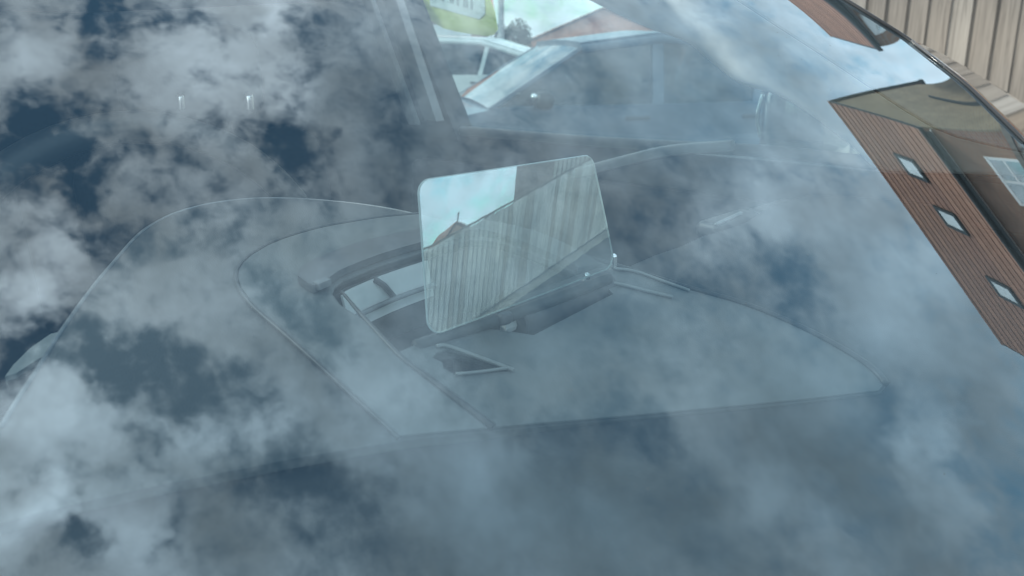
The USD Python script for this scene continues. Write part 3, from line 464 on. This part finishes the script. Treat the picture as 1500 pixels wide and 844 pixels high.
# black ceramic border printed under the far edge of the glass
fr = np.array(G['frit']); fr = fr[np.argsort(fr[:, 0])]
fx = np.array([-.48, -.3] + list(fr[:, 0]) ); fy = np.array([.06, .085] + list(fr[:, 1]))
o_ = np.argsort(fx); fx, fy = fx[o_], fy[o_]
rows = []
for x, b in zip(exs, ey):
    a = np.interp(x, fx, fy) if x <= fx[-1] else b - .012
    a = min(a, b - .012)
    ys = np.linspace(a, b - .001, 24); rows.append([(x, y, zw(x, y) - .004) for y in ys])
obj('black_border', sheet(np.array(rows)[:, ::-1], .002), BLACK, screen, True)
obj('edge_seal', tube([(x, b + .002, zw(x, b) + .001) for x, b in zip(exs, ey)], .0025, 6), DARK, screen, True)
sp = []; gs_ = np.random.RandomState(3)
for k in range(46):
    x, y = gs_.uniform(-.16, .2), gs_.uniform(-.5, .3); m_ = trimesh.creation.icosphere(1, 1.0); m_.apply_scale((gs_.uniform(.00012, .0003), gs_.uniform(.00012, .0003), .00012)); m_.apply_translation((x, y, zw(x, y) + .0001)); sp.append(m_)
obj('dust_specks', sp, LIGHTEDGE, screen, kind='stuff')
# painted pillar outside the glass, widening into the wing towards the front
rows = []
for x, b in zip(exs, ey):
    if x > -.125: break
    z0 = zw(x, b); q = [(x, b + .004 + .045 * k, z0 - .001 - .010 * k) for k in np.linspace(0, 1, 5)]
    q += [(x, b + .049 + .06 * math.sin(k * math.pi / 2), z0 - .011 - .075 * (1 - math.cos(k * math.pi / 2)) - .05 * k * k) for k in np.linspace(.15, 1, 8)]
    rows.append(q)
obj('front_pillar', sheet(np.array(rows)[:, ::-1], .004), PAINT, car, True)
wi_, wo_ = np.array(G['wing_in'][1:]), np.array(G['wing_out'][1:]); wo_[0] = wi_[0] + [0, .006, 0]; we, wo = spline(wi_, 8), spline(wo_, 8)
rows = []
for a, b in zip(we, wo):
    d_ = (b - a) / np.linalg.norm(b - a); q = [a + (b - a) * k for k in np.linspace(0, 1, 12)]
    q += [b + d_ * .07 * math.sin(k * math.pi / 2) - np.array([0, 0, .10 * (1 - math.cos(k * math.pi / 2)) + .1 * k * k]) for k in np.linspace(.12, 1, 8)]
    rows.append(q)
obj('front_wing', sheet(np.array(rows)[:, ::-1], .004), PAINT, car, True)
# pale inner pillar trim
lo, hi, out = (np.array(G[k]) for k in ('trim_lo', 'trim_hi', 'trim_out'))
lo, hi, out = (spline(q, 4) for q in (lo, hi, out))
T = []
for a, b, c in zip(lo, hi, out): c = b + np.array([0, .025, -.03]); T.append([a + np.array([0, .06, -.005]), a + np.array([0, .01, -.004]), a] + [a + (b - a) * s for s in np.linspace(.1, 1, 8)] + [c])
obj('pillar_trim', sheet(np.array(T), .004), PALE, car, True)

def slab(poly, z0, z1, fun=zd, step=.012, hole=None):
    """a plate of real thickness that follows the dashboard's curved top"""
    pg = Polygon(poly).buffer(0)
    if hole is not None: pg = pg.difference(Polygon(hole).buffer(0))
    if pg.geom_type != 'Polygon': pg = max(pg.geoms, key=lambda q: q.area)
    pg = pg.simplify(.0002)
    rings = [np.array(pg.exterior.coords)[:-1]] + [np.array(i.coords)[:-1] for i in pg.interiors]
    m = m3.CrossSection(rings, m3.FillRule.EvenOdd).extrude(z1 - z0).refine_to_length(step)
    return m.warp_batch(lambda v: np.c_[v[:, 0], v[:, 1], v[:, 2] + z0 + fun(v[:, 0], v[:, 1])])
def smooth_poly(pts, n=4): return spline(pts, n)
A = smooth_poly(G['A']); AF = smooth_poly(G['A_front'])
hood_poly = np.vstack([A, AF]); opening = np.array(G['open']); opening_s = Polygon(opening).buffer(.002).buffer(-.002)
roll = np.array(G['roll']); notch = np.array(G['notch'])
def off(p2, z): p2 = np.asarray(p2, float); return np.c_[p2, zd(p2[:, 0], p2[:, 1]) + z]
# main pad: reaches forward under the glass and across to the far side
Pp = smooth_poly(G['P'])
pad = Polygon(list(map(tuple, Pp)) + [(-.03, .38), (.06, .345), (.39, .32), (.39, -.74), (-.02, -.70), (-.06, -.56)] + [tuple(q) for q in A[::6] if q[0] < -.03 and q[1] < -.2][:-2] ).buffer(0)
pad = pad.union(Polygon(hood_poly).buffer(-.006)).difference(Polygon(opening).buffer(.012)).difference(Polygon(roll).buffer(-.001)).difference(Polygon(notch).buffer(-.0008))
if pad.geom_type != 'Polygon': pad = max(pad.geoms, key=lambda q: q.area)
def slabpg(pg, z0, z1, step=.014):
    pg = pg.simplify(.0003); rings = [np.array(pg.exterior.coords)[:-1]] + [np.array(i.coords)[:-1] for i in pg.interiors]
    m = m3.CrossSection(rings, m3.FillRule.EvenOdd).extrude(z1 - z0).refine_to_length(step)
    return m.warp_batch(lambda v: np.c_[v[:, 0], v[:, 1], v[:, 2] + z0 + zd(v[:, 0], v[:, 1])])
def pad_mesh():
    pg_ = pad.simplify(.0003); rings = [np.array(pg_.exterior.coords)[:-1]] + [np.array(i.coords)[:-1] for i in pg_.interiors]
    def lift(y): k = np.clip((y + .40) / .10, 0, 1); return .0034 * k * k * (3 - 2 * k)
    return m3.CrossSection(rings, m3.FillRule.EvenOdd).extrude(.045).refine_to_length(.014).warp_batch(lambda v: np.c_[v[:, 0], v[:, 1], v[:, 2] - .0498 + zd(v[:, 0], v[:, 1]) + lift(v[:, 1])])
dash = obj('dashboard', pad_mesh(), DASH, car, 30)
hoodpg = Polygon(hood_poly).buffer(0).difference(Polygon(G['open']).buffer(.004)).difference(Polygon(roll)).difference(Polygon(notch))
obj('instrument_hood', slabpg(hoodpg, -.004, -.0005), HOOD, dash, 30)
Bp = np.vstack([smooth_poly(G['B']), smooth_poly([q for q in G['A'][14:]]), np.array(G['A_front'])[:6]])
cover = Polygon(Bp).buffer(0)
if cover.geom_type != 'Polygon': cover = max(cover.geoms, key=lambda q: q.area)
cover = cover.buffer(-.0012).difference(Polygon(G['open']).buffer(.0005)).difference(Polygon(roll)).difference(Polygon(notch))
if cover.geom_type != 'Polygon': cover = max(cover.geoms, key=lambda q: q.area)
obj('display_cover', slabpg(cover, -.0003, .0004), PANEL, dash, 30)
obj('cover_seam', tube(off(smooth_poly(G['B']), .0006), .0009, 6), DARK, dash, True)
obj('cover_seam', tube(off(smooth_poly(G['A'][17:]), .0008), np.linspace(.0011, .0026, len(smooth_poly(G['A'][17:]))), 6), DARK, dash, True)
obj('hood_edge', tube(off(smooth_poly(G['A'][:16]), -.0006), .0009, 6), EDGEGREY, dash, True)
cr = smooth_poly(G['crease']); obj('crease', tube(off(cr, .0004), np.linspace(.0007, .0019, len(cr)), 8), DARK, dash, True)
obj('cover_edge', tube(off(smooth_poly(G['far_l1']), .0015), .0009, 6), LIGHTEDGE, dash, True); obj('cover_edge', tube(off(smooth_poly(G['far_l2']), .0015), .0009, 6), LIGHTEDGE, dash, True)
# head-up display: recess, flap, roller, glass
hud = None
rec = obj('display_recess', slabpg(Polygon(G['floor']).buffer(0), -.060, -.052), DARK, car, 30)
rows_ = np.array(G['open']); ring = np.vstack([rows_, rows_[:1]])
W_ = np.array([[(*q, zd(*q) + z) for q in ring] for z in (-.004, -.012, -.02)]); 
obj('recess_wall', sheet(W_[:, ::-1], -.0015), RIM, rec, 30)
rear = spline(G['open'][1:9], 6); dr_ = np.gradient(rear, axis=0); nr_ = np.c_[-dr_[:, 1], dr_[:, 0]]; nr_ /= np.linalg.norm(nr_, axis=1, keepdims=True); nr_ *= np.sign(nr_[:, :1])
NW = int(len(rear) * .46)
def on_wall(k, z, out): q = rear[k] + nr_[k] * out; return np.array([q[0], q[1], zd(q[0], q[1]) + z])
obj('recess_mirror', sheet(np.array([[on_wall(k, z, .003 + .2 * (-.003 - z)) for k in range(NW)] for z in (-.003, -.008, -.014, -.021)]), .001), GREY, rec, 40)
obj('mirror_ledge', tube([on_wall(k, -.0135 - .002 * k / len(rear), .008) for k in range(0, NW)], .0014, 8), EDGEGREY, rec, True)
for k in (10,): obj('mirror_rib', tube([on_wall(k, -.003, .0035), on_wall(k + 1, -.007, .0052), on_wall(k + 2, -.0135, .0065)], .0016, 8), RIM, rec, True)
flap = np.vstack([smooth_poly(G['rim_out']), smooth_poly(G['rim_in'])])
obj('display_flap', slabpg(Polygon(flap).buffer(0), .001, .0045), RIM, rec, 25)
obj('flap_tab', slabpg(Polygon(G['tab']).buffer(0), .002, .0049), EDGEGREY, rec)
r0, r1 = np.array(G['roller']); dr = (r1 - r0) / np.linalg.norm(r1 - r0)
obj('roller_recess', slabpg(Polygon(roll).buffer(.002), -.030, -.022), DARK, rec)
obj('roller', tube([r0, r0 + dr * .001, r1 - dr * .001, r1], [.0095, .0105, .0105, .0095], 24), RIM, rec, 40)
obj('roller_pin', tube([r0 - dr * .008, r0 + dr * .0], .004, 10), GREY, rec, 30)
obj('notch_floor', slabpg(Polygon(notch).buffer(.001), -.012, -.008), DARK, rec)
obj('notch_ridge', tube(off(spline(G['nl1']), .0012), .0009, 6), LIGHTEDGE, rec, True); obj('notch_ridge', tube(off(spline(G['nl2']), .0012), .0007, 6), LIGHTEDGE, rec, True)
# glass plate
co = np.array(G['corners']); Np = np.array(G['plate_n']); Uv, Ev, BL = np.array(G['U']), np.array(G['e']), np.array(G['BL']); PW, PH = G['Wh']; qa, qb, qc, qtu, qtv = G['plate_q']
def disp(u, v_): u = u - PW / 2; v_ = v_ - PH / 2; return qa * u * u + qb * v_ * v_ + qc * u * v_ + qtu * u + qtv * v_
c2 = np.array([((q - BL) @ Uv, (q - BL) @ Ev) for q in co])       # BL, TL, TR, BR in the plate plane
pg = Polygon(c2); pg = pg.buffer(-.0065).buffer(.0065, 12)
pm = m3.CrossSection([np.array(pg.exterior.coords)[:-1][::-1] if not pg.exterior.is_ccw else np.array(pg.exterior.coords)[:-1]]).extrude(.0004).refine_to_length(.004).to_mesh()
pv, pf = np.array(pm.vert_properties[:, :3]), np.array(pm.tri_verts)
top = pv[:, 2] > .0003; keep = top[pf].all(1)
def plate(q, dz): return BL + q[:, :1] * Uv + q[:, 1:2] * Ev + (disp(q[:, 0], q[:, 1]) + dz)[:, None] * Np
tri = trimesh.Trimesh(plate(pv, 0.0), pf[keep], process=False); tri.remove_unreferenced_vertices()
if (tri.face_normals @ Np).mean() < 0: tri.invert()
disp_glass = obj('head_up_display', tri, COMBINER, car, True, label='clear coated display glass standing upright on the dashboard')
rim2 = np.array(pg.exterior.segmentize(.003).coords)
obj('glass_rim', tube(np.vstack([plate(rim2, -.0007)]), .0004, 8, False), EDGEGLASS, disp_glass, True)
foot = [plate(np.array([[a, b]]), -.002)[0] for a, b in ((c2[0, 0] - .006, c2[0, 1] - .003), (c2[3, 0] * .5, (c2[0, 1] + c2[3, 1]) / 2 - .005), (c2[3, 0] - .004, c2[3, 1] - .006))]
obj('foot_bar', tube(spline(foot), .0032, 10), HOOD, disp_glass, True)
for c_ in G['clip'][:2]: obj('foot_clip', moved(rounded(.004, .004, .009, .0018), c_), CHROME, disp_glass, 40)
obj('foot_clip', moved(rounded(.006, .008, .006, .002), G['clip'][2]), RIM, disp_glass, 40)
# side demister vent at the near end
v1 = obj('side_vent', slabpg(Polygon(G['leaf']).buffer(0), -.014, -.0105), LIGHTEDGE, dash, 30)
obj('side_vent', slabpg(Polygon(G['leafd']).buffer(0), -.016, -.0125), DARK, dash, 30)
# far passenger vent and its bright blade on the pad edge
for y0, y1, x in ((-.02, .05, -.075), (.07, .14, -.080)):
    obj('air_vent', moved(rounded(.02, y1 - y0, .014, .005), (x - .012, (y0 + y1) / 2, zd(x, (y0 + y1) / 2) - .018)), DARK, dash, 40)
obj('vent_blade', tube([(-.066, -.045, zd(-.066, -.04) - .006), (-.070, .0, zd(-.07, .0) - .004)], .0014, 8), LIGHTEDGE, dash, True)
# cabin shell
obj('roof', [box(-2.3, -.482, -.70, .50, 1.545, 1.565)], PAINT, car)
obj('headliner', [box(-2.3, -.49, -.68, .50, 1.525, 1.544)], PALE, car)
obj('floor', box(-2.3, .5, -.78, .55, .45, .50), SEAT, car)
obj('rear_bulkhead', box(-2.34, -2.3, -.78, .62, .45, 1.56), SEAT, car)
obj('front_bulkhead', box(.36, .40, -.78, .34, .45, 1.06), DARK, car)
def side_plate(poly, y0, y1):
    m = trimesh.creation.extrude_polygon(Polygon(poly).buffer(0), y1 - y0, engine='earcut'); v = m.vertices.copy(); m.vertices = np.c_[v[:, 0], v[:, 2] + y0, v[:, 1]]; m.fix_normals(); return m
# far door with its window opening, sill and centre pillar
sill = np.array(G['sill'])
door = obj('side_door', box(-2.3, .30, .575, .62, .30, 1.285), DOOR, car)
obj('outer_skin', box(-2.3, .30, .623, .64, .30, 1.275), PAINT, door)
obj('window_sill', tube(spline([(-.93, .565, 1.288), (-.64, .563, 1.291), (-.46, .560, 1.296), (-.30, .55, 1.302), (-.16, .54, 1.300)]), .009, 10), BELT, door, True)
obj('door_top_trim', tube(spline([(-.62, .515, 1.245), (-.52, .505, 1.275), (-.44, .50, 1.297), (-.34, .50, 1.312)]), .008, 8), GREY, door, True)
obj('door_panel', moved(rounded(1.4, .05, .42, .02), (-.35, .555, 1.02)), DOOR, door, 40)
obj('arm_rest', moved(rounded(.6, .08, .06, .025), (-.45, .515, 1.06)), SEAT, door, 40)
obj('side_window', side_plate([(-.99, 1.27), (-.20, 1.27), (-.20, 1.36), (-.34, 1.47), (-.46, 1.53), (-1.06, 1.53)], .592, .596), SIDE_GLASS, car)
b0, b1 = np.array([-.935, 1.285]), np.array([-1.068, 1.55])
def quad_post(x0a, x0b, x1a, x1b, y0, y1, z0, z1): return hull([(x0a, y, z0) for y in (y0, y1)] + [(x0b, y, z0) for y in (y0, y1)] + [(x1a, y, z1) for y in (y0, y1)] + [(x1b, y, z1) for y in (y0, y1)])
pil = obj('center_pillar', quad_post(-1.30, -.925, -1.42, -1.075, .55, .60, 1.27, 1.545), SEAT, car)
obj('pillar_strip', quad_post(-.962, -.93, -1.075, -1.04, .50, .52, 1.31, 1.545), BELT, pil)
obj('seat_belt', quad_post(-1.005, -.985, -1.135, -1.11, .50, .512, 1.30, 1.54), BELT, pil)
obj('rear_side_panel', box(-2.3, -1.28, .555, .60, 1.28, 1.545), SEAT, car)
obj('near_side_panel', box(-2.3, -.9, -.80, -.76, .3, 1.545), DOOR, car)
obj('near_door', box(-.9, .36, -.80, -.76, .3, 1.16), DOOR, car)
# far door mirror
mir = obj('door_mirror', moved(rounded(.10, .20, .15, .045), (-.36, .80, 1.335)), PAINT, car, 40)
obj('mirror_glass', box(-.412, -.4105, .73, .87, 1.28, 1.39), CHROME, mir); obj('mirror_edge', tube(spline([(-.392, .69, 1.305), (-.398, .688, 1.335), (-.393, .69, 1.37)]), .0035, 8), CHROME, mir, True)
obj('mirror_arm', box(-.36, -.31, .62, .74, 1.275, 1.30), DARK, mir)
# seats
for y in (-.36, .18):
    s_ = obj('seat', moved(rounded(.16, .44, .60, .06), (-1.13, y, 1.0), ry=-.18), SEAT, car, 40)
    obj('head_rest', moved(rounded(.10, .25, .17, .045), (-1.20, y, 1.395), ry=-.12), SEAT, s_, 40)
    obj('seat_cushion', moved(rounded(.5, .46, .16, .06), (-.9, y, .74)), SEAT, s_, 40)
    for q in (-.055, .055): obj('head_rest_post', tube([(-1.185, y + q, 1.27), (-1.195, y + q, 1.34)], .006, 8), DARK, s_)
# steering wheel
tor = trimesh.creation.torus(.19, .014, 64, 16); R_ = trimesh.transformations.rotation_matrix(math.pi / 2 - .12, (0, 1, 0)); tor.apply_transform(R_)
sw = obj('steering_wheel', moved(tor, (-.5, -.25, 1.19)), DARK, car, True)
obj('hub', moved(rounded(.05, .15, .12, .022), (-.48, -.25, 1.17)), DARK, sw, 40)
for d_ in ((.17, .0), (-.17, .0), (0, -.17)): obj('spoke', tube([(-.485, -.25 + d_[0] * .35, 1.17 + d_[1] * .3), (-.5, -.25 + d_[0], 1.185 + d_[1])], .012, 8), DARK, sw, True)
obj('steering_column', tube([(-.46, -.25, 1.17), (-.22, -.25, 1.22)], .035, 14), DARK, car, 40)
for c_ in ((-1.092, .1, 1.356), (-.893, .1, 1.365)): obj('coat_hook', moved(rounded(.012, .012, .028, .005), c_), CHROME, car, 40)
# yellow card stuck inside the far window
yc = [(-1.10, 1.60), (-1.078, 1.53), (-1.062, 1.505), (-1.045, 1.487), (-1.01, 1.473), (-.976, 1.467), (-.93, 1.461), (-.895, 1.458), (-.880, 1.461), (-.871, 1.470), (-.878, 1.50), (-.889, 1.521), (-.90, 1.60)]
YEL = plain('yellow_green_card', (.72, .70, .20), .5, var=.06)
yt = thing('window_card', 'yellow card with a pale printed panel at the top of the far side window', 'card', (0, 0, 0))
obj('card', side_plate(yc, .6005, .6025), YEL, yt)
obj('printed_panel', side_plate([(-1.05, 1.60), (-1.045, 1.515), (-.915, 1.488), (-.90, 1.497), (-.905, 1.60)], .5990, .6002), WHITE, yt)
for k, (x, w_) in enumerate(((-1.012, .006), (-.990, .010), (-.972, .006), (-.955, .012), (-.936, .005))):
    z = 1.523 - (x + 1.012) * .22; obj('print_mark', side_plate([(x, z), (x + w_, z - .002), (x + w_, z + .016), (x, z + .018)], .5982, .5988), GREY, yt)
